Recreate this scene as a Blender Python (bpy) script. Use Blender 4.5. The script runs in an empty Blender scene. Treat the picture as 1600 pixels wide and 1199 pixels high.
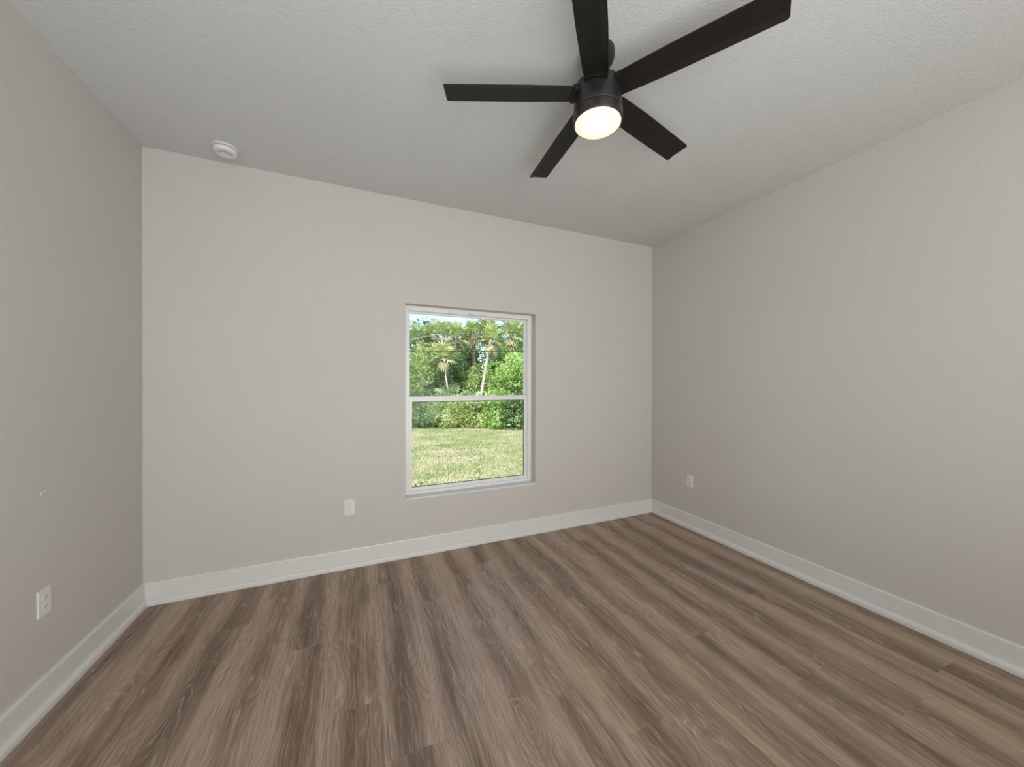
import bpy, bmesh, math, random
import numpy as np
from mathutils import Vector, Matrix
random.seed(7); RS = np.random.RandomState(11)
scene = bpy.context.scene
COL = scene.collection
PI = math.pi

# ------------------------------------------------------------------ camera
H = 1.37
F_PX = 556.09
YAW, PITCH, ROLL = 0.406032, -0.004185, 0.0020308
fw = Vector((math.sin(YAW)*math.cos(PITCH), math.cos(YAW)*math.cos(PITCH), math.sin(PITCH)))
r0 = Vector((math.cos(YAW), -math.sin(YAW), 0)); u0 = r0.cross(fw)
rt = math.cos(ROLL)*r0 + math.sin(ROLL)*u0
up = -math.sin(ROLL)*r0 + math.cos(ROLL)*u0
cam_data = bpy.data.cameras.new('camera')
cam_data.sensor_width = 36; cam_data.sensor_fit = 'HORIZONTAL'
cam_data.lens = F_PX/1600*36
cam_data.clip_start = .02; cam_data.clip_end = 500
cam = bpy.data.objects.new('camera', cam_data); COL.objects.link(cam)
M = Matrix.Identity(4)
for i in range(3):
    M[i][0] = rt[i]; M[i][1] = up[i]; M[i][2] = -fw[i]
M[0][3] = 0; M[1][3] = 0; M[2][3] = H
cam.matrix_world = M
scene.camera = cam

# ------------------------------------------------------------------ world, lights, exposure
scene.view_settings.view_transform = 'Standard'
scene.view_settings.look = 'None'
scene.view_settings.gamma = 1
scene.view_settings.use_curve_mapping = False
scene.view_settings.exposure = 0.12
w = bpy.data.worlds.new('sky'); scene.world = w; w.use_nodes = True
wn = w.node_tree.nodes; wl = w.node_tree.links
bg = wn['Background']
sky = wn.new('ShaderNodeTexSky'); sky.sky_type = 'NISHITA'; sky.sun_disc = False
sky.sun_elevation = math.radians(52); sky.sun_rotation = math.radians(215)
sky.air_density = 1.0; sky.dust_density = .6; sky.ozone_density = 1.2
wl.new(sky.outputs[0], bg.inputs[0]); bg.inputs[1].default_value = 0.30

def add_light(name, kind, loc, energy, color, direction=None, **kw):
    d = bpy.data.lights.new(name, kind); d.energy = energy; d.color = color
    for k, v in kw.items(): setattr(d, k, v)
    o = bpy.data.objects.new(name, d); COL.objects.link(o); o.location = loc
    if direction is not None: o.rotation_euler = Vector(direction).to_track_quat('-Z', 'Y').to_euler()
    return o
add_light('sun', 'SUN', (0, 0, 30), 6.5, (1, .94, .80), (.50, .47, -.88), angle=.009)
# added area fill behind the camera, standing in for daylight from that side
add_light('rear_fill', 'AREA', (.8, -3.50, 1.45), 96, (1, .985, .96), (0, 1, .12),
          shape='RECTANGLE', size=3.1, size_y=2.3)
# added upward fill disc, standing in for a flash bounced off the ceiling
add_light('bounce_fill', 'AREA', (.35, -.75, 1.0), 52, (.93, .97, 1), (-.08, .75, 1), shape='DISK', size=2.2)

# ------------------------------------------------------------------ node helpers
def new_mat(name):
    m = bpy.data.materials.new(name); m.use_nodes = True
    nt = m.node_tree
    return m, nt, nt.nodes['Principled BSDF']
def L(nt, a, b): nt.links.new(a, b)
def N(nt, kind, **kw):
    n = nt.nodes.new(kind)
    for k, v in kw.items():
        if k == 'op': n.operation = v
        elif hasattr(n, k): setattr(n, k, v)
    return n
def feed(nt, sock, v):
    if isinstance(v, (int, float)): sock.default_value = v
    elif isinstance(v, (tuple, list)): sock.default_value = v
    else: nt.links.new(v, sock)
def math_(nt, op, a, b=0.0, c=None, clamp=False):
    n = nt.nodes.new('ShaderNodeMath'); n.operation = op; n.use_clamp = clamp
    feed(nt, n.inputs[0], a); feed(nt, n.inputs[1], b)
    if c is not None: feed(nt, n.inputs[2], c)
    return n.outputs[0]
def vmul(nt, v, s, add=None):
    n = nt.nodes.new('ShaderNodeVectorMath'); n.operation = 'MULTIPLY_ADD'
    feed(nt, n.inputs[0], v); feed(nt, n.inputs[1], s)
    feed(nt, n.inputs[2], add if add is not None else (0, 0, 0))
    return n.outputs[0]
def noise(nt, vec, scale, detail=3, rough=.5, dist=0):
    n = nt.nodes.new('ShaderNodeTexNoise')
    feed(nt, n.inputs['Vector'], vec)
    n.inputs['Scale'].default_value = scale; n.inputs['Detail'].default_value = detail
    n.inputs['Roughness'].default_value = rough; n.inputs['Distortion'].default_value = dist
    return n.outputs['Fac']
def ramp(nt, fac, stops):
    n = nt.nodes.new('ShaderNodeValToRGB'); feed(nt, n.inputs[0], fac)
    e = n.color_ramp.elements
    while len(e) < len(stops): e.new(.5)
    for i, (p, c) in enumerate(stops):
        e[i].position = p
        e[i].color = c if len(c) == 4 else (*c, 1)
    return n.outputs[0]
def mix(nt, f, a, b, mode='MIX'):
    n = nt.nodes.new('ShaderNodeMix'); n.data_type = 'RGBA'; n.blend_type = mode
    feed(nt, n.inputs[0], f)
    for i, v in ((6, a), (7, b)):
        if isinstance(v, tuple) and len(v) == 3: v = (*v, 1)
        feed(nt, n.inputs[i], v)
    return n.outputs[2]
def bump(nt, bsdf, h, strength, dist):
    n = nt.nodes.new('ShaderNodeBump'); n.inputs['Strength'].default_value = strength
    n.inputs['Distance'].default_value = dist; feed(nt, n.inputs['Height'], h)
    nt.links.new(n.outputs[0], bsdf.inputs['Normal'])
def objcoord(nt): return nt.nodes.new('ShaderNodeTexCoord').outputs['Object']

def simple(name, col, rough=.5, metal=0, spec=.5, var=0.03, vscale=30):
    m, nt, b = new_mat(name)
    n = noise(nt, objcoord(nt), vscale, 3)
    c = ramp(nt, n, [(.3, tuple(x*(1-var) for x in col)), (.7, tuple(min(1, x*(1+var)) for x in col))])
    L(nt, c, b.inputs['Base Color'])
    b.inputs['Roughness'].default_value = rough; b.inputs['Metallic'].default_value = metal
    b.inputs['Specular IOR Level'].default_value = spec
    return m

def plaster(name, col, scale, strength, worm=False):
    m, nt, b = new_mat(name)
    co = objcoord(nt)
    big = noise(nt, co, 1.3, 2)
    c = ramp(nt, big, [(.3, tuple(x*.985 for x in col)), (.7, tuple(x*1.01 for x in col))])
    L(nt, c, b.inputs['Base Color'])
    b.inputs['Roughness'].default_value = .78; b.inputs['Specular IOR Level'].default_value = .25
    n1 = noise(nt, co, scale, 3, .55, .8 if worm else .2)
    if worm:
        n2 = noise(nt, vmul(nt, co, (1, 2.4, 1)), scale*.55, 2, .5, 1.6)
        r1 = ramp(nt, n2, [(.40, (0, 0, 0)), (.52, (1, 1, 1)), (.62, (.75, .75, .75))])
        h = math_(nt, 'ADD', math_(nt, 'MULTIPLY', n1, .5), r1)
    else:
        h = n1
    bump(nt, b, h, strength, .002)
    return m

MAT = {}
MAT['wall'] = plaster('wall_paint', (.565, .545, .512), 95, .35)
MAT['ceiling'] = plaster('ceiling_paint', (.60, .602, .592), 60, .34, True)
MAT['trim'] = simple('white_trim_paint', (.70, .70, .685), .35, 0, .5, .01)
MAT['vinyl'] = simple('white_vinyl', (.78, .775, .76), .35, 0, .5, .01)
MAT['sill'] = simple('sill_paint', (.72, .73, .73), .4, 0, .5, .015)
MAT['plate'] = simple('white_plastic', (.72, .72, .70), .3, 0, .5, .01)
MAT['slot'] = simple('dark_slot', (.05, .05, .05), .6)
MAT['scuff'] = simple('dark_scuff', (.16, .15, .15), .7)
MAT['detector'] = simple('detector_plastic', (.70, .70, .69), .4, 0, .5, .01)
MAT['vent'] = simple('vent_grey', (.22, .22, .21), .7)
MAT['blade'] = simple('matte_black_blade', (.011, .009, .007), .50, 0, .28, .12, 14)
MAT['bracket'] = simple('black_bracket', (.008, .008, .008), .6, 0, .2)
MAT['motor'] = simple('black_housing_metal', (.028, .026, .028), .38, .35, .5, .06, 12)
MAT['ring'] = simple('bronze_black_ring', (.045, .036, .032), .33, .5, .5, .06, 12)
MAT['gasket'] = simple('window_gasket', (.04, .05, .055), .6)

def lamp_material():
    m, nt, b = new_mat('lit_diffuser')
    g = nt.nodes.new('ShaderNodeTexCoord').outputs['Object']
    s = nt.nodes.new('ShaderNodeVectorMath'); s.operation = 'LENGTH'
    L(nt, vmul(nt, g, (1, 1, 0)), s.inputs[0])
    r = math_(nt, 'DIVIDE', s.outputs['Value'], .1)
    c = ramp(nt, r, [(0, (1, .93, .76)), (.6, (1, .86, .56)), (1, (1, .78, .46))])
    e = ramp(nt, r, [(0, (1, 1, 1)), (.5, (.72, .72, .72)), (1, (.50, .50, .50))])
    L(nt, c, b.inputs['Emission Color'])
    L(nt, math_(nt, 'MULTIPLY', e, 1.0), b.inputs['Emission Strength'])
    b.inputs['Base Color'].default_value = (.8, .78, .72, 1); b.inputs['Roughness'].default_value = .4
    return m
MAT['diffuser'] = lamp_material()

def glass_material():
    m, nt, b = new_mat('window_glass')
    out = nt.nodes['Material Output']
    t = N(nt, 'ShaderNodeBsdfTransparent'); t.inputs[0].default_value = (.95, .965, .955, 1)
    g = N(nt, 'ShaderNodeBsdfGlossy'); g.inputs['Roughness'].default_value = .02
    fr = N(nt, 'ShaderNodeFresnel'); fr.inputs[0].default_value = 1.14
    mx = N(nt, 'ShaderNodeMixShader')
    L(nt, fr.outputs[0], mx.inputs[0]); L(nt, t.outputs[0], mx.inputs[1]); L(nt, g.outputs[0], mx.inputs[2])
    L(nt, mx.outputs[0], out.inputs[0])
    return m
MAT['glass'] = glass_material()

def floor_material():
    m, nt, b = new_mat('oak_vinyl_planks')
    uvn = N(nt, 'ShaderNodeUVMap'); uvn.uv_map = 'plank'
    at = N(nt, 'ShaderNodeAttribute'); at.attribute_name = 'seed'
    sp = N(nt, 'ShaderNodeSeparateXYZ'); L(nt, uvn.outputs[0], sp.inputs[0])
    u, v = sp.outputs[0], sp.outputs[1]              # metres: u across the plank from its middle, v along it
    sc = N(nt, 'ShaderNodeSeparateColor'); L(nt, at.outputs['Color'], sc.inputs[0])
    s1, s2, s3 = sc.outputs[0], sc.outputs[1], sc.outputs[2]
    def co(ku, kv, ks):
        n = N(nt, 'ShaderNodeCombineXYZ')
        L(nt, math_(nt, 'MULTIPLY', u, ku), n.inputs[0])
        L(nt, math_(nt, 'MULTIPLY', v, kv), n.inputs[1])
        L(nt, math_(nt, 'MULTIPLY', s1, ks), n.inputs[2])
        return n.outputs[0]
    # wandering heart line of the board
    wob = math_(nt, 'SUBTRACT', noise(nt, co(0, 1.5, 57), 1, 2), .5)
    uw = math_(nt, 'ADD', u, math_(nt, 'MULTIPLY', wob, .13))
    uw = math_(nt, 'ADD', uw, math_(nt, 'MULTIPLY', math_(nt, 'SUBTRACT', s3, .5), .05))
    a = math_(nt, 'ABSOLUTE', math_(nt, 'DIVIDE', uw, .10))
    heart = math_(nt, 'SUBTRACT', 1.0, math_(nt, 'POWER', a, 1.5), clamp=True)
    n_broad = noise(nt, co(13, .8, 91), 1, 3, .5, .5)
    n_mid = noise(nt, co(38, 1.8, 33), 1, 4, .62, .6)
    n_blot = noise(nt, co(20, 5, 77), 1, 3, .6, .8)
    str_ = math_(nt, 'ADD', .28, math_(nt, 'MULTIPLY', n_broad, .95))
    tone = math_(nt, 'MULTIPLY', heart, str_)
    tone = math_(nt, 'ADD', tone, math_(nt, 'MULTIPLY', math_(nt, 'SUBTRACT', n_broad, .5), .9))
    tone = math_(nt, 'ADD', tone, math_(nt, 'MULTIPLY', math_(nt, 'SUBTRACT', n_mid, .5), 1.25))
    tone = math_(nt, 'ADD', tone, math_(nt, 'MULTIPLY', math_(nt, 'SUBTRACT', n_blot, .5), .45))
    tone = math_(nt, 'ADD', tone, math_(nt, 'MULTIPLY', math_(nt, 'SUBTRACT', s2, .5), .36))
    tone = math_(nt, 'ADD', tone, .03, clamp=True)
    base = ramp(nt, tone, [(0, (.430, .332, .256)), (.30, (.358, .269, .202)), (.62, (.272, .196, .144)), (1, (.180, .123, .088))])
    # hue drift between boards: warm or grey
    warm = mix(nt, 1.0, base, (1.08, .97, .88), 'MULTIPLY')
    grey = mix(nt, 1.0, base, (.955, .995, 1.03), 'MULTIPLY')
    n_hue = noise(nt, co(9, 1.1, 12), 1, 2)
    hf = math_(nt, 'ADD', math_(nt, 'MULTIPLY', s3, .4), math_(nt, 'MULTIPLY', n_hue, .5), clamp=True)
    base = mix(nt, hf, warm, grey)
    # cathedral rings: contours of (uw^2, v) field
    n_c = noise(nt, co(4.5, 1.35, 21), 1, 2, .5, .3)
    field = math_(nt, 'ADD', math_(nt, 'MULTIPLY', math_(nt, 'POWER', math_(nt, 'ABSOLUTE', uw), 1.35), 16), math_(nt, 'MULTIPLY', n_c, 2.6))
    n_w = noise(nt, co(34, 6, 71), 1, 2)
    field = math_(nt, 'ADD', field, math_(nt, 'MULTIPLY', n_w, .20))
    rings = math_(nt, 'SINE', math_(nt, 'MULTIPLY', field, 42))
    line = math_(nt, 'POWER', math_(nt, 'MULTIPLY', math_(nt, 'ADD', rings, 1), .5), 7)
    dline = math_(nt, 'POWER', math_(nt, 'MULTIPLY', math_(nt, 'SUBTRACT', 1, rings), .5), 3)
    gap = ramp(nt, noise(nt, co(26, 5, 45), 1, 3, .6), [(.44, (0, 0, 0)), (.62, (1, 1, 1))])
    lf = math_(nt, 'MULTIPLY', math_(nt, 'MULTIPLY', line, gap), .40)
    base = mix(nt, lf, base, (.60, .52, .43))
    df = math_(nt, 'MULTIPLY', math_(nt, 'MULTIPLY', dline, math_(nt, 'SUBTRACT', 1.1, gap)), .20)
    base = mix(nt, df, base, (.085, .06, .045))
    # fine straight grain, pale limed pores and dark pores
    fine = noise(nt, co(230, 5, 66), 1, 2, .6)
    base = mix(nt, ramp(nt, fine, [(.56, (0, 0, 0)), (.70, (.46, .46, .46))]), base, (.46, .39, .33))
    fine2 = noise(nt, co(170, 4, 19), 1, 2, .6)
    base = mix(nt, ramp(nt, fine2, [(.55, (0, 0, 0)), (.70, (.52, .52, .52))]), base, (.09, .065, .05))
    # knots
    kn = N(nt, 'ShaderNodeTexVoronoi'); L(nt, co(6.5, 2.1, 40), kn.inputs['Vector']); kn.inputs['Scale'].default_value = 1
    kf = ramp(nt, kn.outputs['Distance'], [(.02, (.42, .42, .42)), (.16, (0, 0, 0))])
    base = mix(nt, kf, base, (.10, .075, .055))
    # hairline seam at the edge of each board
    e1 = math_(nt, 'GREATER_THAN', math_(nt, 'ABSOLUTE', u), .1081)
    base = mix(nt, math_(nt, 'MULTIPLY', e1, .16), base, (.10, .075, .055))
    L(nt, base, b.inputs['Base Color'])
    b.inputs['Roughness'].default_value = .47; b.inputs['Specular IOR Level'].default_value = .42
    bump(nt, b, math_(nt, 'ADD', fine, math_(nt, 'MULTIPLY', fine2, -.6)), .10, .001)
    return m
MAT['floor'] = floor_material()

def rnd_mat(name, cols, rough=.55, transl=.35, spec=.3):
    """leaf material: every leaf (mesh island) takes its own tone"""
    m, nt, b = new_mat(name)
    g = N(nt, 'ShaderNodeNewGeometry')
    st = [(i/(len(cols)-1), c) for i, c in enumerate(cols)]
    cl = noise(nt, objcoord(nt), 2.2, 3, .6)
    f = math_(nt, 'MULTIPLY_ADD', math_(nt, 'SUBTRACT', cl, .47), 2.8, math_(nt, 'MULTIPLY_ADD', g.outputs['Random Per Island'], .55, .22), clamp=True)
    c = ramp(nt, f, st)
    L(nt, c, b.inputs['Base Color'])
    b.inputs['Roughness'].default_value = rough; b.inputs['Specular IOR Level'].default_value = spec
    t = N(nt, 'ShaderNodeBsdfTranslucent'); L(nt, c, t.inputs[0])
    mx = N(nt, 'ShaderNodeMixShader'); mx.inputs[0].default_value = transl
    L(nt, b.outputs[0], mx.inputs[1]); L(nt, t.outputs[0], mx.inputs[2])
    L(nt, mx.outputs[0], nt.nodes['Material Output'].inputs[0])
    return m
MAT['leaf_mid'] = rnd_mat('mid_green_leaves', [(.10, .18, .05), (.32, .44, .14), (.60, .70, .34)])
MAT['leaf_bright'] = rnd_mat('bright_green_leaves', [(.16, .30, .06), (.38, .56, .15), (.66, .80, .38)])
MAT['leaf_dark'] = rnd_mat('dark_green_leaves', [(.04, .08, .03), (.15, .25, .09), (.40, .52, .26)])
MAT['leaf_yellow'] = rnd_mat('yellow_green_leaves', [(.18, .24, .07), (.44, .52, .18), (.70, .74, .42)])
MAT['frond'] = rnd_mat('palm_frond_green', [(.16, .23, .07), (.44, .50, .19), (.80, .80, .46)], .45, .2, .5)
MAT['frond_grey'] = rnd_mat('grey_green_frond', [(.14, .22, .08), (.34, .44, .22), (.66, .72, .46)], .45, .2, .5)
MAT['frond_dead'] = rnd_mat('dry_frond_tan', [(.42, .36, .18), (.62, .56, .34), (.78, .72, .52)], .7, .15)
MAT['bark'] = simple('pale_palm_bark', (.52, .47, .40), .85, 0, .2, .25, 9)
MAT['bark_dark'] = simple('shaded_palm_bark', (.26, .22, .17), .9, 0, .2, .3, 9)  # darker copy of the palm bark, thicket shade put into its colour
MAT['stem'] = simple('brown_stems', (.20, .16, .12), .85, 0, .2, .2, 9)
MAT['grass'] = rnd_mat('grass_blades', [(.20, .26, .09), (.33, .35, .16), (.56, .50, .34)], .6, .2)
MAT['cable'] = simple('black_cable', (.03, .03, .035), .6)
MAT['pole'] = simple('weathered_pole', (.28, .23, .18), .85)
def lawn_material():
    m, nt, b = new_mat('lawn_turf')
    co_ = objcoord(nt)
    a = noise(nt, vmul(nt, co_, (.45, 1.3, 1)), 1.1, 5, .65, .3)
    c = ramp(nt, a, [(.36, (.22, .28, .10)), (.46, (.30, .37, .15)), (.54, (.42, .41, .23)), (.64, (.54, .47, .34))])
    f = noise(nt, co_, 22, 3, .7)
    c = mix(nt, ramp(nt, f, [(.45, (0, 0, 0)), (.7, (.45, .45, .45))]), c, (.62, .60, .42))
    c = mix(nt, ramp(nt, f, [(.3, (.4, .4, .4)), (.45, (0, 0, 0))]), c, (.16, .25, .08))
    L(nt, c, b.inputs['Base Color']); b.inputs['Roughness'].default_value = .9
    b.inputs['Specular IOR Level'].default_value = .1
    bump(nt, b, f, .5, .03)
    return m
MAT['lawn'] = lawn_material()

# ------------------------------------------------------------------ mesh helpers
def link(o, parent=None):
    COL.objects.link(o)
    if parent is not None: o.parent = parent
    return o
def obj(name, bm, mat, parent=None, smooth=False, loc=None):
    me = bpy.data.meshes.new(name); bm.to_mesh(me); bm.free()
    for mt in (mat if isinstance(mat, list) else [mat]): me.materials.append(MAT[mt])
    if smooth:
        for p in me.polygons: p.use_smooth = True
        try: me.set_sharp_from_angle(angle=math.radians(38))
        except Exception: pass
    o = bpy.data.objects.new(name, me); link(o, parent)
    if loc is not None: o.location = loc
    return o
def obj_np(name, V, Fs, mat, parent=None, fmats=None, smooth=False):
    me = bpy.data.meshes.new(name)
    me.from_pydata([tuple(x) for x in V], [], [tuple(x) for x in Fs])
    for mt in (mat if isinstance(mat, list) else [mat]): me.materials.append(MAT[mt])
    o = bpy.data.objects.new(name, me); link(o, parent)
    return o
def empty(name, loc, rz=0):
    o = bpy.data.objects.new(name, None); COL.objects.link(o); o.location = loc; o.rotation_euler = (0, 0, rz)
    o.empty_display_size = .1
    return o
def tag(o, label=None, cat=None, group=None, kind=None):
    if label: o['label'] = label
    if cat: o['category'] = cat
    if group: o['group'] = group
    if kind: o['kind'] = kind
    return o
def box(bm, x0, x1, y0, y1, z0, z1, bevel=0, seg=2):
    r = bmesh.ops.create_cube(bm, size=1)
    vs = r['verts']
    for v in vs:
        v.co = Vector(((x0+x1)/2+v.co.x*(x1-x0), (y0+y1)/2+v.co.y*(y1-y0), (z0+z1)/2+v.co.z*(z1-z0)))
    if bevel:
        es = list({e for v in vs for e in v.link_edges})
        bmesh.ops.bevel(bm, geom=es, offset=bevel, segments=seg, affect='EDGES', profile=.5)
    return bm
def lathe(bm, prof, n=64, cap0=True, cap1=True, cx=0, cy=0):
    """prof: list of (r, z)"""
    rings = []
    for r, z in prof:
        rings.append([bm.verts.new((cx+r*math.cos(2*PI*i/n), cy+r*math.sin(2*PI*i/n), z)) for i in range(n)])
    for a, b_ in zip(rings, rings[1:]):
        for i in range(n):
            bm.faces.new((a[i], a[(i+1) % n], b_[(i+1) % n], b_[i]))
    if cap0: bm.faces.new(list(reversed(rings[0])))
    if cap1: bm.faces.new(rings[-1])
    bmesh.ops.recalc_face_normals(bm, faces=bm.faces)
    return bm
def tube(bm, pts, rad, n=8):
    pts = [Vector(p) for p in pts]
    if isinstance(rad, (int, float)): rad = [rad]*len(pts)
    rings = []
    for i, p in enumerate(pts):
        t = (pts[min(i+1, len(pts)-1)]-pts[max(i-1, 0)]).normalized()
        a = t.orthogonal().normalized() if i == 0 else (pa - t*pa.dot(t)).normalized()
        pa = a; b_ = t.cross(a)
        rings.append([bm.verts.new(p+(a*math.cos(2*PI*k/n)+b_*math.sin(2*PI*k/n))*rad[i]) for k in range(n)])
    for a, b_ in zip(rings, rings[1:]):
        for k in range(n): bm.faces.new((a[k], a[(k+1) % n], b_[(k+1) % n], b_[k]))
    bm.faces.new(list(reversed(rings[0]))); bm.faces.new(rings[-1])
    return bm

# ------------------------------------------------------------------ room shell
XL, XR, YB, YF, ZC = -1.2145, 2.8593, 2.8868, -3.6, 2.801
T = .18
WX0, WX1, WZ0, WZ1 = .334, 1.474, .442, 1.986      # window opening in the far wall

PW, PL = .2175, 1.217
seam0 = .304 - PW*8
joints = {-2: 1.43, -1: .88, 0: 1.625, 1: 1.347, 2: 1.035, 3: 1.93, 4: 1.343, 5: 1.083, 6: 1.93, 7: 1.652,
          8: 1.367, 9: .977, 10: .705, 11: 1.50, 12: .745, 13: 1.15, -3: 1.2, -4: .5, -5: 1.75, -6: 1.0}
TONE = {(0, 0): .95, (1, 0): 1.0, (5, 1): .95, (4, 1): .55, (6, 0): .8, (10, 0): .75}
def build_floor():
    V, Fs, UV, SD = [], [], [], []
    rng = random.Random(5)
    i = -7
    while True:
        x0 = .304 - 2*PW + i*PW + 0*seam0                 # index 0 is the row [-.131, .0865]
        x1 = x0 + PW
        i += 1
        if x1 <= XL-T: continue
        if x0 >= XR+T: break
        row = i-1
        y = joints.get(row, rng.uniform(0, PL))
        k0 = math.floor((YF-T-y)/PL)
        k = k0
        while y+k*PL < YB+T:
            ya, yb_ = max(y+k*PL, YF-T), min(y+(k+1)*PL, YB+T)
            xa, xb = max(x0, XL-T), min(x1, XR+T)
            n = len(V)
            V += [(xa, ya, 0), (xb, ya, 0), (xb, yb_, 0), (xa, yb_, 0)]
            Fs.append((n, n+1, n+2, n+3))
            s = (rng.random(), rng.random(), rng.random())
            s = (s[0], TONE.get((row, -1-k), s[1]*.75), s[2])
            mid = (x0+x1)/2
            UV += [(xa-mid, ya-y-k*PL), (xb-mid, ya-y-k*PL), (xb-mid, yb_-y-k*PL), (xa-mid, yb_-y-k*PL)]
            SD += [s]*4
            k += 1
    me = bpy.data.meshes.new('floor')
    me.from_pydata(V, [], Fs)
    uvl = me.uv_layers.new(name='plank')
    at = me.color_attributes.new('seed', 'FLOAT_COLOR', 'CORNER')
    me.uv_layers['plank'].data.foreach_set('uv', np.array(UV, dtype=np.float32).ravel())
    me.color_attributes['seed'].data.foreach_set('color', np.array([(*q, 1) for q in SD], dtype=np.float32).ravel())
    me.materials.append(MAT['floor'])
    o = bpy.data.objects.new('floor', me); link(o)
    tag(o, 'grey-brown oak plank floor running toward the window wall', kind='structure')
build_floor()
bm = box(bmesh.new(), XL-T, XR+T, YF-T, YB+T, -.12, -.004)
tag(obj('floor_slab', bm, 'trim'), 'concrete slab under the plank floor', kind='structure')
bm = box(bmesh.new(), XL-T, XR+T, YF-T, YB+T, ZC, ZC+.15)
tag(obj('ceiling', bm, 'ceiling'), 'flat off-white ceiling with a fine knockdown texture', kind='structure')

def nub(bm, p, nrm, r):
    """a dried blob of paint on the wall"""
    d = bmesh.ops.create_icosphere(bm, subdivisions=2, radius=r)
    nrm = Vector(nrm)
    for v in d['verts']:
        c = v.co.copy(); c -= nrm*c.dot(nrm)*.55
        c.z *= 1.8
        v.co = c + Vector(p)
bm = box(bmesh.new(), XL-T, XL, YF, YB, 0, ZC)
nub(bm, (XL, 2.134, .90), (1, 0, 0), .006); nub(bm, (XL, 2.150, .905), (1, 0, 0), .004)
tag(obj('wall_left', bm, 'wall'), 'greige textured wall on the left with one low outlet', kind='structure')
bm = box(bmesh.new(), XR, XR+T, YF, YB, 0, ZC)
tag(obj('wall_right', bm, 'wall'), 'greige wall on the right with one low outlet near the corner', kind='structure')
bm = bmesh.new()
box(bm, XL-T, WX0, YB, YB+T, 0, ZC); box(bm, WX1, XR+T, YB, YB+T, 0, ZC)
box(bm, WX0, WX1, YB, YB+T, 0, WZ0); box(bm, WX0, WX1, YB, YB+T, WZ1, ZC)
nub(bm, (-.782, YB, 2.712), (0, 1, 0), .0045)
tag(obj('wall_back', bm, 'wall'), 'greige wall ahead with the single white window', kind='structure')
bm = box(bmesh.new(), XL-T, XR+T, YF-T, YF, 0, ZC)
tag(obj('wall_front', bm, 'wall'), 'greige wall behind the camera', kind='structure')

def base_profile():
    # (distance from wall, height)
    return [(0, 0), (.015, 0), (.015, .128), (.0135, .133), (.010, .136), (.0, .137)]
def shoe_profile():
    P = [(.015, 0), (.034, 0), (.034, .016)]
    for a in (25, 50, 75): P.append((.015+.019*math.cos(math.radians(a)), .016+.021*math.sin(math.radians(a))))
    P.append((.015, .037))
    return P
def run(name, prof, wall, parent=None):
    bm = bmesh.new()
    def pt(d, z, end):
        if wall == 'left': return (XL+d, YB-d if end else YF, z)
        if wall == 'right': return (XR-d, YB-d if end else YF, z)
        return (XR-d if end else XL+d, YB-d, z)
    A = [bm.verts.new(pt(d, z, 0)) for d, z in prof]; B = [bm.verts.new(pt(d, z, 1)) for d, z in prof]
    n = len(prof)
    for i in range(n): bm.faces.new((A[i], A[(i+1) % n], B[(i+1) % n], B[i]))
    bm.faces.new(A); bm.faces.new(list(reversed(B)))
    bmesh.ops.recalc_face_normals(bm, faces=bm.faces)
    return obj(name, bm, 'trim', parent)
for wl_, lb in (('left', 'white baseboard along the left wall'), ('back', 'white baseboard under the window'),
                ('right', 'white baseboard along the right wall')):
    b_ = run('baseboard_'+wl_, base_profile(), wl_)
    tag(b_, lb, kind='structure')
    run('shoe_moulding', shoe_profile(), wl_, b_)

# ------------------------------------------------------------------ window in the far wall
win = empty('window_1', ((WX0+WX1)/2, YB+.10, WZ0))
tag(win, 'white single-hung window looking out on lawn and palms', 'window', kind='structure')
wc = Vector(win.location)
def wpart(name, boxes, mat, parent=None, bevel=.0015):
    bm = bmesh.new()
    for bx in boxes:
        x0, x1, d0, d1, z0, z1 = bx
        box(bm, x0-wc.x, x1-wc.x, YB+d0-wc.y, YB+d1-wc.y, z0-wc.z, z1-wc.z, bevel)
    return obj(name, bm, mat, parent or win)
J = .038
wpart('window_frame', [(WX0, WX0+J, .088, .165, WZ0, WZ1), (WX1-J, WX1, .088, .165, WZ0, WZ1),
                       (WX0+J, WX1-J, .088, .165, WZ1-.036, WZ1), (WX0+J, WX1-J, .088, .165, WZ0, WZ0+.034)], 'vinyl')
up_ = wpart('upper_sash', [(WX0+J, WX0+J+.012, .135, .16, 1.21, WZ1-.036), (WX1-J-.012, WX1-J, .135, .16, 1.21, WZ1-.036),
                           (WX0+J+.012, WX1-J-.012, .135, .16, WZ1-.052, WZ1-.036), (WX0+J+.012, WX1-J-.012, .135, .16, 1.21, 1.246)], 'vinyl')
wpart('glass_pane', [(WX0+J+.010, WX1-J-.010, .146, .150, 1.24, WZ1-.048)], 'glass', up_, 0)
lo = wpart('lower_sash', [(WX0+J, WX0+J+.026, .104, .132, WZ0+.034, 1.249), (WX1-J-.026, WX1-J, .104, .132, WZ0+.034, 1.249),
                          (WX0+J+.026, WX1-J-.026, .104, .132, 1.206, 1.249), (WX0+J+.026, WX1-J-.026, .104, .132, WZ0+.034, WZ0+.062)], 'vinyl')
wpart('glass_pane', [(WX0+J+.024, WX1-J-.024, .118, .122, WZ0+.060, 1.208)], 'glass', lo, 0)
gx0, gx1, gz0, gz1 = WX0+J+.026, WX1-J-.026, WZ0+.062, 1.206
tag(wpart('gasket', [(gx0, gx1, .1145, .118, gz1-.006, gz1), (gx1-.005, gx1, .1145, .118, gz0, gz1-.006),
                 (gx0, gx1-.005, .1145, .118, gz0, gz0+.0035)], 'gasket', lo, 0), 'dark rubber gasket')
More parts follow.
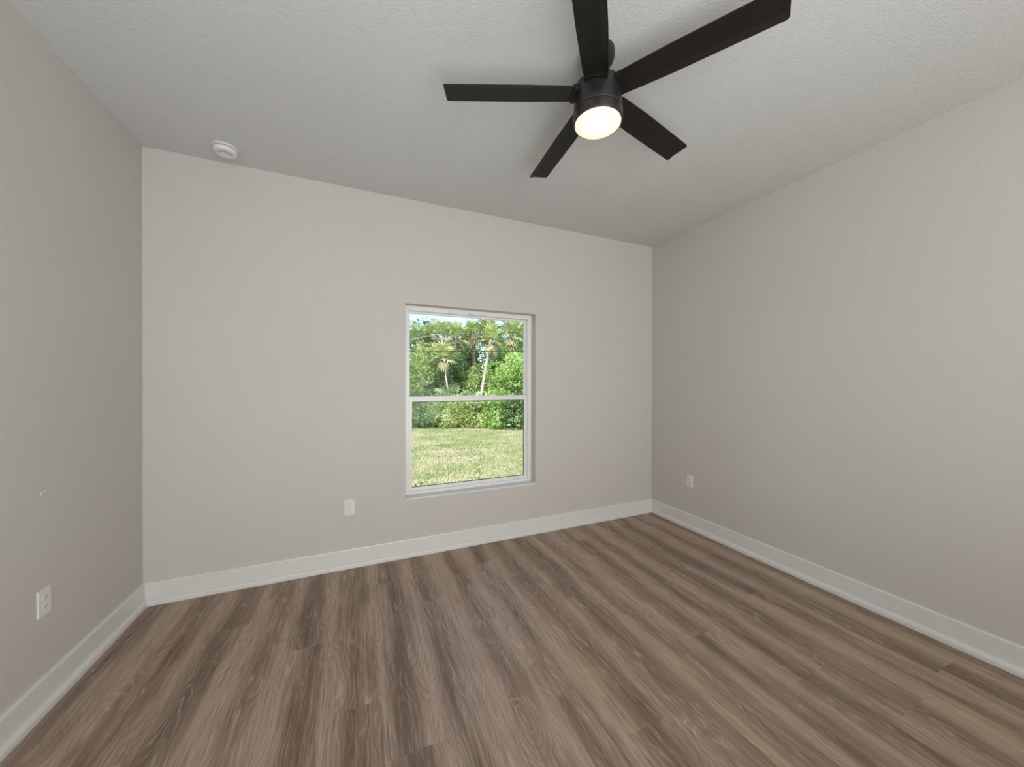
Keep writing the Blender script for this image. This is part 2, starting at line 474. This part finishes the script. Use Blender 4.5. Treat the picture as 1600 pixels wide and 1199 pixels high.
tag(wpart('scuff_mark', [(.962, 1.030, .0868, .0875, WZ1-.031, WZ1-.0265), (.862, .905, .0868, .0875, WZ1-.030, WZ1-.0275),
                     (.70, .725, .0868, .0875, WZ1-.026, WZ1-.024)], 'scuff', None, 0), 'thin dark scuffs on the window head')
wpart('sash_lock', [(.86, .93, .108, .128, 1.2495, 1.256)], 'vinyl', lo, .002)
# sill board lying in the bottom of the opening
bm = box(bmesh.new(), WX0+.0005, WX1-.0005, YB-.004, YB+.087, WZ0-.001, WZ0+.012, .003)
tag(obj('trim_1', bm, 'sill'), 'thin painted sill under the window', kind='structure')

# invented window and drawn blind behind the camera, dressing for the added fill
rw = empty('added_window', (.9, YF, .3))
tag(rw, 'made-up large window with drawn white blind, added behind the camera', 'window', kind='structure')
bm = bmesh.new()
for bx in ((-1.7, -1.62, 0, .03, 0, 2.4), (1.62, 1.7, 0, .03, 0, 2.4), (-1.62, 1.62, 0, .03, 2.32, 2.4), (-1.62, 1.62, 0, .03, 0, .08)):
    box(bm, *bx, bevel=.003)
obj('window_frame', bm, 'vinyl', rw)
bm = bmesh.new()
for i in range(24): box(bm, -1.61, 1.61, .006, .016, .09+i*.0925, .09+i*.0925+.088, .002)
obj('blind', bm, 'vinyl', rw)  # slats of the invented blind

# ------------------------------------------------------------------ outlets
def outlet(loc, rz, label):
    t = empty('wall_outlet', loc, rz)          # local: -y faces the room
    tag(t, label, 'outlet')
    bm = bmesh.new(); box(bm, -.035, .035, -.0055, 0, -.0565, .0565)
    es = [e for e in bm.edges if all(v.co.y < -.005 for v in e.verts)]
    bmesh.ops.bevel(bm, geom=es, offset=.003, segments=3, affect='EDGES')
    obj('cover_plate', bm, 'plate', t, True)
    for s in (-1, 1):
        bm = bmesh.new(); zc = s*.0195
        n = 24; ring = []
        for i in range(n):
            a = 2*PI*i/n
            ring.append((max(-.0150, min(.0150, .0172*math.cos(a))), zc+.0145*math.sin(a)))
        A = [bm.verts.new((x, -.0050, z)) for x, z in ring]; B = [bm.verts.new((x, -.0075, z)) for x, z in ring]
        for i in range(n): bm.faces.new((A[i], A[(i+1) % n], B[(i+1) % n], B[i]))
        bm.faces.new(B); bmesh.ops.recalc_face_normals(bm, faces=bm.faces)
        rc = obj('receptacle', bm, 'plate', t)
        bm = bmesh.new()
        box(bm, -.0075, -.0055, -.0078, -.0073, zc-.001, zc+.008); box(bm, .0055, .0075, -.0078, -.0073, zc+.0, zc+.007)
        bmesh.ops.create_uvsphere(bm, u_segments=10, v_segments=6, radius=.0026,
                                  matrix=Matrix.Translation((0, -.0062, zc-.0075)))
        tag(obj('slots', bm, 'slot', rc), 'dark plug slots')
    bm = bmesh.new(); lathe(bm, [(.0035, 0), (.0035, .0012), (.002, .0018)], 16)
    o = obj('screw', bm, 'plate', t, True); o.rotation_euler = (PI/2, 0, 0); o.location = (0, -.0053, 0)
outlet((-.0645, YB, .441), 0, 'white duplex outlet low on the window wall, left of the window')
outlet((XL, 2.1405, .443), PI/2, 'white duplex outlet low on the left wall, near the left corner')
outlet((XR, 2.412, .441), -PI/2, 'white duplex outlet low on the right wall, near the far corner')

# ------------------------------------------------------------------ smoke detector
sd = empty('smoke_detector', (-.754, 2.703, ZC))
tag(sd, 'round white smoke detector on the ceiling above the left corner', 'smoke detector')
bm = lathe(bmesh.new(), [(.0655, 0), (.0655, -.008), (.063, -.0105), (.0, -.0105)], 48, True, False)
obj('mounting_base', bm, 'detector', sd, True)
bm = lathe(bmesh.new(), [(.0560, -.0105), (.0560, -.0145), (.0, -.0145)], 48, False, False)
tag(obj('vent_gap', bm, 'vent', sd, True), 'dark vent gap around the detector')
bm = lathe(bmesh.new(), [(.0, -.0145), (.061, -.0145), (.0625, -.017), (.0605, -.032), (.056, -.0365), (.036, -.0385), (.034, -.0370), (.0, -.0370)], 48, False, False)
obj('detector_body', bm, 'detector', sd, True)
bm = bmesh.new()
for i in range(9):
    a = math.radians(200+i*20)
    for rr in (.026,):
        d = bmesh.ops.create_uvsphere(bm, u_segments=8, v_segments=5, radius=.0026, matrix=Matrix.Translation((rr*math.cos(a), rr*math.sin(a), -.0368)))
tag(obj('sounder_holes', bm, 'vent', sd), 'small dark sounder holes')
bm = lathe(bmesh.new(), [(.011, -.0365), (.0105, -.0395), (0, -.0395)], 20, False, False, -.012, .012)
obj('test_button', bm, 'detector', sd, True)
bm = lathe(bmesh.new(), [(.0035, -.036), (.003, -.0395), (0, -.0400)], 12, False, False, -.040, -.012)
tag(obj('indicator_light', bm, 'slot', sd, True), 'dark indicator lens')

# ------------------------------------------------------------------ ceiling fan
FX, FY, ZB = .954, 1.281, 2.626
fan = empty('ceiling_fan', (FX, FY, ZC))
tag(fan, 'black five-blade ceiling fan with a lit round warm lamp', 'ceiling fan')
def fz(z): return z-ZC
bm = lathe(bmesh.new(), [(.072, 0), (.072, fz(2.780)), (.066, fz(2.762)), (.050, fz(2.748)), (.022, fz(2.742)), (0, fz(2.742))], 48, True, False)
obj('canopy', bm, 'motor', fan, True)
bm = lathe(bmesh.new(), [(.0135, fz(2.745)), (.0135, fz(2.66))], 20, False, False)
obj('downrod', bm, 'motor', fan, True)
bm = lathe(bmesh.new(), [(0, fz(2.672)), (.030, fz(2.672)), (.040, fz(2.662)), (.090, fz(2.656)), (.100, fz(2.648)), (.100, fz(2.600)),
                         (.1025, fz(2.570)), (.1045, fz(2.540)), (.1025, fz(2.537)), (0, fz(2.537))], 72, False, False)
obj('motor_housing', bm, 'motor', fan, True)
bm = lathe(bmesh.new(), [(0, fz(2.5372)), (.0985, fz(2.5372)), (.0985, fz(2.534)), (0, fz(2.534))], 64, False, False)
obj('shadow_gap', bm, 'bracket', fan, True)
bm = lathe(bmesh.new(), [(0, fz(2.534)), (.1035, fz(2.534)), (.1050, fz(2.5325)), (.1050, fz(2.497)), (.1035, fz(2.4945)), (.0985, fz(2.4945)), (.0985, fz(2.51)), (0, fz(2.51))], 72, False, False)
lk = obj('light_kit_ring', bm, 'ring', fan, True)
prof = [(.0980, 0), (.0980, -.006)]
for a in (20, 40, 60, 80): prof.append((.0980*math.cos(math.radians(a))**.6, -.006-.009*math.sin(math.radians(a))))
prof.append((0.0005, -.0155))
bm = lathe(bmesh.new(), prof, 64, True, True)
o = obj('light_diffuser', bm, 'diffuser', fan, True, (0, 0, fz(2.4985)))
tag(o, 'glowing warm white light diffuser')
R0, R1, HW = .112, .663, .057
def blade_mesh():
    bm = bmesh.new()
    # outline in local (r, t): t>0 is the counter-clockwise, lower edge
    xs = [R0, .13, .20, .30, .40, .50, .60, R1-.012]
    crease = .55
    rows = []
    def wid(r): return HW*(.90+.10*min(1, (r-R0)/.18))
    TH = .0055
    for r in xs+[R1-.0035, R1]:
        w_ = wid(r)
        if r > R1-.005: w_ -= .0085 if r == R1 else .0025
        w_tip = w_
        rows.append([(r, -w_tip), (r, -.2*w_), (r, crease*w_), (r, w_tip)])
    def h(t, w_):   # cross section: flat, bent down a little past the crease
        q = t/HW
        return 0 if q < crease else -(q-crease)*HW*.30
    top, bot = [], []
    for row in rows:
        top.append([bm.verts.new((r, t, h(t, 0)+TH/2)) for r, t in row])
        bot.append([bm.verts.new((r, t, h(t, 0)-TH/2)) for r, t in row])
    n = len(rows)
    for i in range(n-1):
        for j in range(3):
            bm.faces.new((top[i][j], top[i+1][j], top[i+1][j+1], top[i][j+1]))
            bm.faces.new((bot[i][j], bot[i][j+1], bot[i+1][j+1], bot[i+1][j]))
        bm.faces.new((top[i][0], bot[i][0], bot[i+1][0], top[i+1][0]))
        bm.faces.new((top[i][3], top[i+1][3], bot[i+1][3], bot[i][3]))
    for i in (0, n-1):
        for j in range(3): bm.faces.new((top[i][j], top[i][j+1], bot[i][j+1], bot[i][j]))
    bmesh.ops.recalc_face_normals(bm, faces=bm.faces)
    es = [e for e in bm.edges if e.is_manifold and e.calc_face_angle(0) > .9 and
          abs(abs(e.verts[0].co.y)-abs(e.verts[1].co.y)) < .01]
    return bm
def bracket_mesh():
    bm = bmesh.new()
    box(bm, .07, .1135, -.047, .047, -.014, .010, .003)
    return bm
b0 = k0 = None
for i in range(5):
    ang = math.radians(157.5-72*i)
    if b0 is None:
        b0 = obj('blade', blade_mesh(), 'blade', fan); k0 = obj('blade_iron', bracket_mesh(), 'bracket', b0)
        bl = b0
    else:
        bl = b0.copy(); COL.objects.link(bl); bl.parent = fan
        kk = k0.copy(); COL.objects.link(kk); kk.parent = bl
    bl.matrix_local = Matrix.Translation((0, 0, fz(ZB))) @ Matrix.Rotation(ang, 4, 'Z') @ Matrix.Rotation(math.radians(-7), 4, 'X')
# the lamp's own light
lamp = add_light('fan_lamp', 'SPOT', (FX, FY, 2.476), 6, (1, .80, .55), (0, 0, -1), shadow_soft_size=.06, spot_size=math.radians(165), spot_blend=.6)

# ------------------------------------------------------------------ outdoors
GZ = -.25
def W(l, d, z=GZ):
    """a spot outside: d metres ahead of the camera, l metres to its right"""
    return Vector((fw.x*d+rt.x*l, fw.y*d+rt.y*l, z))
def sx(px, d): return (px-800)/F_PX*d
def sz(py, d): return H+(597-py)/F_PX*d
# ground
nx = 60
V, Fs = [], []
for j in range(nx+1):
    for i in range(nx+1):
        x = -30+80*i/nx; y = YB+T+.02+60*j/nx
        V.append((x, y, GZ+.04*math.sin(x*.35+1)*math.sin(y*.3)))
for j in range(nx):
    for i in range(nx):
        a = j*(nx+1)+i; Fs.append((a, a+1, a+nx+2, a+nx+1))
lawn = obj_np('lawn', V, Fs, 'lawn'); tag(lawn, 'patchy green and straw lawn outside the window', kind='structure')
bm = box(bmesh.new(), XL-T, XR+T, YF-T, YB+T+.03, GZ-.2, -.125)
tag(obj('foundation', bm, 'wall'), 'house foundation', kind='structure')

def gz(x, y): return GZ+.04*math.sin(x*.35+1)*math.sin(y*.3)
def grass():
    n = 42000
    d = 4.6+(13.6-4.6)*RS.rand(n)**.9
    l = (-.40+.56*RS.rand(n))*d*1.0
    A = RS.rand(n)*2*PI; hgt = .02+.045*RS.rand(n)**2; lean = (RS.rand(n)-.5)*.06; lean2 = (RS.rand(n)-.5)*.06
    wdt = .004+.006*RS.rand(n)
    X = fw.x*d+rt.x*l; Y = fw.y*d+rt.y*l
    keep = Y > YB+T+.1
    V = []; Fs = []
    for i in np.nonzero(keep)[0]:
        x, y = X[i], Y[i]; z = gz(x, y)
        ca, sa = math.cos(A[i])*wdt[i], math.sin(A[i])*wdt[i]
        k = len(V)
        V += [(x-ca, y-sa, z), (x+ca, y+sa, z), (x+lean[i], y+lean2[i], z+hgt[i])]
        Fs.append((k, k+1, k+2))
    g = obj_np('grass', V, Fs, 'grass'); tag(g, 'short green and dry grass blades on the lawn', 'grass', kind='stuff')
grass()

def rand_dirs(n):
    v = RS.normal(size=(n, 3)); return v/np.linalg.norm(v, axis=1)[:, None]
def leaf_cloud(blobs, n, size, aspect=2.2):
    """blobs: (centre, radii). leaves: bent rhombi on and in each blob"""
    C = np.array([b[0] for b in blobs]); R = np.array([b[1] for b in blobs])
    wgt = R.prod(axis=1)**(2/3); wgt /= wgt.sum()
    k = RS.choice(len(blobs), n, p=wgt)
    dr = rand_dirs(n); rad = .72+.36*RS.rand(n)
    P = C[k]+R[k]*dr*rad[:, None]
    a = rand_dirs(n); a = a+dr*.5; a[:, 2] -= .25; a /= np.linalg.norm(a, axis=1)[:, None]
    b = np.cross(a, rand_dirs(n)); b /= np.linalg.norm(b, axis=1)[:, None]+1e-9
    s = size*(.6+.8*RS.rand(n))[:, None]
    v0 = P; v1 = P+a*s*.5+b*s/aspect/1.3; v2 = P+a*s; v3 = P+a*s*.5-b*s/aspect/1.3
    V = np.stack([v0, v1, v2, v3], 1).reshape(-1, 3)
    Fs = np.arange(n*4).reshape(-1, 4)
    return V, Fs
def bush_mesh(wd, ht, n, size, nb=14):
    blobs = []
    for i in range(nb):
        q = RS.rand(); z = ht*(.08+.84*q)
        sp = wd*.5*(1-.55*q**1.6)
        ang = RS.rand()*2*PI; rr = sp*math.sqrt(RS.rand())*.85
        r = wd*(.17+.13*RS.rand())
        blobs.append(((rr*math.cos(ang), rr*math.sin(ang), max(z, r*.7)), (r, r, r*.75)))
    return leaf_cloud(blobs, n, size)
def stems_mesh(wd, ht, k=6):
    bm = bmesh.new()
    for i in range(k):
        a = RS.rand()*2*PI; r = wd*.34*RS.rand()
        p0 = Vector((r*.25*math.cos(a), r*.25*math.sin(a), -.05)); p2 = Vector((r*math.cos(a+.4), r*math.sin(a+.4), ht*(.55+.3*RS.rand())))
        p1 = (p0+p2)/2+Vector(((RS.rand()-.5)*.15, (RS.rand()-.5)*.15, 0))
        tube(bm, [p0, p1, p2], [.035, .024, .01], 6)
    return bm
def bush(name, px, d, wd, top_py, mat, label, cat, n=2600, size=.13, group='shrubs and trees beyond the lawn'):
    l = sx(px, d); p = W(l, d)
    ht = sz(top_py, d)-GZ
    e = empty(name, (p.x, p.y, gz(p.x, p.y)), RS.rand()*6)
    tag(e, label, cat, group)
    V, Fs = bush_mesh(wd, ht, int(n*2.2), size*.64, 24)
    obj_np('foliage', V, Fs, mat, e)
    obj('stems', stems_mesh(wd, ht), 'stem', e, True)
    return e
# front of the thicket
bush('shrub', 652, 13.2, 1.7, 612, 'leaf_dark', 'dark shaded shrub at the lawn edge, far left in the lower pane', 'shrub', 3600, .11)
bush('shrub', 686, 13.3, 1.5, 622, 'leaf_mid', 'mid green shrub at the lawn edge beside the dark shaded one', 'shrub', 3000, .11)
bush('shrub', 716, 13.0, 1.5, 632, 'leaf_yellow', 'low yellow-green shrub at the middle of the lawn edge', 'shrub', 2600, .10)
bush('shrub', 746, 13.1, 1.4, 622, 'leaf_yellow', 'yellow-green shrub right of middle, with bare brown branches below', 'shrub', 2400, .10)
bush('shrub', 779, 13.0, 1.6, 612, 'leaf_bright', 'bright green shrub at the lawn edge, right part of the lower pane', 'shrub', 3000, .11)
bush('shrub', 811, 12.6, 1.4, 620, 'leaf_dark', 'dark leafy shrub at the right edge of the lower pane', 'shrub', 2800, .11)
bush('shrub', 846, 12.8, 1.6, 610, 'leaf_mid', 'mid green shrub hidden behind the right window jamb', 'shrub', 1500, .11)
bush('shrub', 612, 13.3, 1.8, 606, 'leaf_mid', 'mid green shrub hidden behind the left window jamb', 'shrub', 1500, .11)
# middle
bush('tree', 655, 14.8, 2.0, 545, 'leaf_mid', 'broad leafy tree at the left of the upper pane', 'tree', 4600, .13)
bush('tree', 700, 15.2, 1.9, 552, 'leaf_dark', 'dark green tree left of middle behind the shrubs', 'tree', 4000, .13)
bush('tree', 742, 15.3, 1.6, 550, 'leaf_mid', 'green tree in the middle behind the leaning palm', 'tree', 3400, .13)
bush('tree', 797, 14.4, 2.0, 548, 'leaf_bright', 'bright yellow-green tree filling the lower right of the upper pane', 'tree', 5000, .12)
bush('tree', 842, 14.9, 2.2, 545, 'leaf_mid', 'mid green tree beyond the right window jamb', 'tree', 2200, .14)
bush('tree', 607, 15.1, 2.2, 540, 'leaf_mid', 'mid green tree beyond the left window jamb', 'tree', 2200, .14)
# back
bush('tree', 646, 18.0, 2.4, 499, 'leaf_mid', 'tall tree at the back, far left under the sky', 'tree', 4200, .15)
bush('tree', 690, 18.6, 2.5, 496, 'leaf_yellow', 'tall tree at the back behind the two green palms', 'tree', 4200, .15)
bush('tree', 733, 19.0, 2.2, 502, 'leaf_dark', 'tall dark tree at the back, middle of the upper pane', 'tree', 3800, .15)
bush('tree', 775, 18.8, 2.2, 500, 'leaf_dark', 'tall dark tree at the back behind the leaning palm', 'tree', 3800, .15)
bush('tree', 816, 18.2, 2.4, 500, 'leaf_mid', 'tall tree at the back, far right under the sky', 'tree', 3600, .15)
bush('tree', 870, 18.5, 2.8, 500, 'leaf_mid', 'tall tree at the back hidden by the right jamb', 'tree', 2000, .17)
bush('tree', 590, 18.5, 2.8, 500, 'leaf_dark', 'tall tree at the back hidden by the left jamb', 'tree', 2000, .17)

bush('tree', 668, 15.9, 1.6, 536, 'leaf_mid', 'leafy tree below the palm crowns, left part of the upper pane', 'tree', 3600, .14)
bush('tree', 708, 16.0, 1.4, 543, 'leaf_yellow', 'yellowish tree below the palm crowns, left of the leaning palm', 'tree', 3000, .14)
bush('tree', 777, 16.0, 1.3, 540, 'leaf_dark', 'small dark tree just right of the leaning palm trunk', 'tree', 3000, .14)
bush('tree', 808, 15.9, 1.6, 532, 'leaf_mid', 'leafy tree below the yellowed palm at the right of the upper pane', 'tree', 3600, .14)
bush('tree', 722, 17.6, 1.7, 527, 'leaf_mid', 'leafy tree filling the gap between the high palm crowns, middle of the upper pane', 'tree', 3600, .14)
bush('tree', 677, 17.4, 1.6, 524, 'leaf_yellow', 'yellow-green tree behind the large green palm crown', 'tree', 3200, .14)
# palms
def fan_frond(V, Fs, org, az, el, pet, fr, nl, droop):
    """petiole then a fan of narrow leaflets"""
    d0 = Vector((math.cos(az)*math.cos(el), math.sin(az)*math.cos(el), math.sin(el)))
    side = Vector((-math.sin(az), math.cos(az), 0))
    hub = org+d0*pet+Vector((0, 0, -droop*pet*.4))
    upv = d0.cross(side).normalized()*-1
    # petiole
    k = len(V); w_ = .018
    V += [tuple(org-side*w_), tuple(org+side*w_), tuple(hub+side*w_*.5), tuple(hub-side*w_*.5)]; Fs.append((k, k+1, k+2, k+3))
    hk = len(V); V.append(tuple(hub)); Fs.append((k+2, hk, k+3))
    for i in range(nl):
        a = math.radians(-115+230*i/(nl-1))
        ln = fr*(1-.25*abs(a)/2)*(.9+.2*random.random())
        dv = d0*math.cos(a)+side*math.sin(a)+upv*(.10*math.cos(a*2))
        m_ = hub+dv*ln*.55
        t_ = hub+dv*ln+Vector((0, 0, -ln*droop*(.45+.4*random.random())))
        sd_ = dv.cross(upv).normalized()*.040*(fr/.6)
        k = len(V)
        V += [tuple(m_-sd_), tuple(m_+sd_), tuple(t_)]
        Fs += [(hk, k, k+2, k+1)]
def palm(px_base, px_top, d, crown_py, label, nf=26, fr=.62, pet=.5, mat='frond', dead=8, lean_d=0, r=.10, bark='bark_dark'):
    p = W(sx(px_base, d), d); q = W(sx(px_top, d), d+lean_d, sz(crown_py, d+lean_d))
    e = empty('palm_tree', (p.x, p.y, gz(p.x, p.y)))
    tag(e, label, 'palm tree', 'cabbage palms behind the lawn')
    top = q-Vector(e.location)
    bm = bmesh.new(); pts = []
    for i in range(9):
        t = i/8
        pts.append(Vector((top.x*t**1.25, top.y*t**1.25, -.1+(top.z+.1)*t)))
    tube(bm, pts, [r*(1.15-.25*i/8) for i in range(9)], 12)
    obj('trunk', bm, bark, e, True)
    V, Fs = [], []
    for i in range(nf):
        az = i*2.4+random.random()*.4; el = math.radians(-35+122*((i+.5)/nf)**.85)
        fan_frond(V, Fs, top, az, el, pet*(.7+.5*random.random()), fr*(.65+.65*random.random()), 11, .28)
    obj_np('fronds', V, Fs, mat, e)
    V, Fs = [], []
    for i in range((dead+1)//2):
        az = i*2.4+random.random(); el = math.radians(-65+22*random.random())
        fan_frond(V, Fs, top, az, el, pet*.7, fr*.8, 14, .6)
    if V: tag(obj_np('dry_fronds', V, Fs, 'frond_dead', e), 'dry tan hanging fronds')
palm(747, 767, 14.4, 531, 'leaning palm with a pale curved trunk, right of the middle', 20, .42, .36, 'frond', 12, r=.065, bark='bark')
palm(706, 692, 14.2, 558, 'palm with thin pale trunk and tan hanging fronds, left of the middle', 20, .42, .34, 'frond', 6, r=.035, bark='bark')
palm(684, 682, 16.6, 524, 'large green palm crown high at the left of the upper pane', 24, .52, .48, 'frond', 4)
palm(716, 713, 16.4, 527, 'green palm crown left of the leaning palm, under the sky', 22, .50, .45, 'frond', 8)
palm(742, 740, 17.0, 520, 'pale olive palm crown topping the middle of the thicket', 22, .48, .42, 'frond', 10)
palm(772, 763, 17.2, 518, 'tallest palm crown, directly above the leaning palm', 24, .50, .42, 'frond', 8)
palm(798, 799, 15.8, 523, 'palm crown with yellowed fronds at the upper right', 22, .46, .42, 'frond', 12)
palm(657, 655, 16.8, 530, 'grey-green palm crown at the far left of the upper pane', 22, .48, .45, 'frond_grey', 5)
palm(862, 858, 16.5, 525, 'palm hidden behind the right window jamb', 16, .6, .5, 'frond', 5)
def palmetto(px, d, py, label, mat, fr, nf, dead=0):
    l = sx(px, d); p = W(l, d); e = empty('palmetto', (p.x, p.y, gz(p.x, p.y)))
    tag(e, label, 'palmetto', 'fan palms low in the thicket')
    ht = sz(py, d)-GZ
    V, Fs = [], []
    for i in range(nf):
        fan_frond(V, Fs, Vector((0, 0, ht*.55)), i*2.4+random.random()*.5, math.radians(5+70*(i/nf)), ht*.32, fr*(.7+.5*random.random()), 11, .3)
    obj_np('fronds', V, Fs, mat, e)
    bm = bmesh.new(); tube(bm, [(0, 0, -.05), (.02, 0, ht*.3), (0, .02, ht*.56)], [.09, .08, .07], 8)
    obj('trunk', bm, 'bark', e, True)
    if dead:
        V, Fs = [], []
        for i in range(dead): fan_frond(V, Fs, Vector((0, 0, ht*.55)), i*2.2, math.radians(-50+10*random.random()), ht*.2, fr*.7, 10, .6)
        tag(obj_np('dry_fronds', V, Fs, 'frond_dead', e), 'dry tan hanging fronds')
palmetto(703, 13.6, 594, 'blue-grey fan palm low behind the meeting rail, left of the middle', 'frond_grey', .42, 11)
palmetto(731, 13.3, 606, 'small fan palm with a tan skirt just above the meeting rail', 'frond_grey', .45, 12, 14)
# bare twigs against the sky
def twigs(px, d, py, label):
    l = sx(px, d); p = W(l, d); e = empty('bare_sapling', (p.x, p.y, gz(p.x, p.y)))
    tag(e, label, 'tree')
    ht = sz(py, d)-GZ
    bm = bmesh.new(); tube(bm, [(0, 0, -.1), (.1, 0, ht*.5), (0, .1, ht*.9)], [.06, .04, .02], 6)
    obj('trunk', bm, 'stem', e, True)
    bm = bmesh.new()
    for i in range(16):
        z0 = ht*(.72+.2*RS.rand()); a = RS.rand()*2*PI; r = .3+.5*RS.rand()
        z1 = min(ht, z0+.25+.5*RS.rand())
        m_ = Vector((r*.5*math.cos(a), r*.5*math.sin(a), (z0+z1)/2+.05))
        tube(bm, [(.02, .05, z0), m_, (r*math.cos(a), r*math.sin(a), z1)], [.016, .012, .006], 5)
    obj('branches', bm, 'stem', e)
    V, Fs = leaf_cloud([((RS.rand()*.9-.45, RS.rand()*.9-.45, ht*(.85+.15*RS.rand())), (.14, .14, .1)) for _ in range(8)], 160, .12)
    obj_np('foliage', V, Fs, 'leaf_dark', e)
twigs(667, 17.4, 497, 'sparse twiggy sapling against the sky at the upper left')
# utility cable strung between two poles in front of the thicket
dC = 12.0
zc = sz(549, dC)
p0, p1 = W(-9.5, dC, zc+.06), W(7.5, dC, zc+.06)
bm = bmesh.new()
pts = []
for i in range(25):
    t = i/24; q = p0.lerp(p1, t); q.z -= .24*4*t*(1-t)*.25
    pts.append(q)
tube(bm, pts, .013, 6)
tag(obj('utility_cable', bm, 'cable'), 'thin dark cable strung across the thicket', 'cable')
for k, (q, lb) in enumerate(((p0, 'short wooden post holding the left end of the cable'), (p1, 'short wooden post holding the right end of the cable'))):
    bm = bmesh.new(); tube(bm, [(0, 0, -.2), (0, 0, q.z-GZ+.15)], [.08, .07], 14)
    o = obj('utility_post', bm, 'pole', None, True, (q.x, q.y, GZ)); tag(o, lb, 'post')
# small dark clod on the grass
p = W(sx(649.5, 5.4), 5.4)
tcl = bmesh.new(); bmesh.ops.create_icosphere(tcl, subdivisions=2, radius=.022)
for v in tcl.verts: v.co *= .8+.4*random.random(); 
for v in tcl.verts: v.co.z *= .6
o = obj('dirt_clod', tcl, 'slot', None, False, (p.x, p.y, gz(p.x, p.y)+.014)); tag(o, 'small dark clod lying on the lawn at the lower left', 'clod')
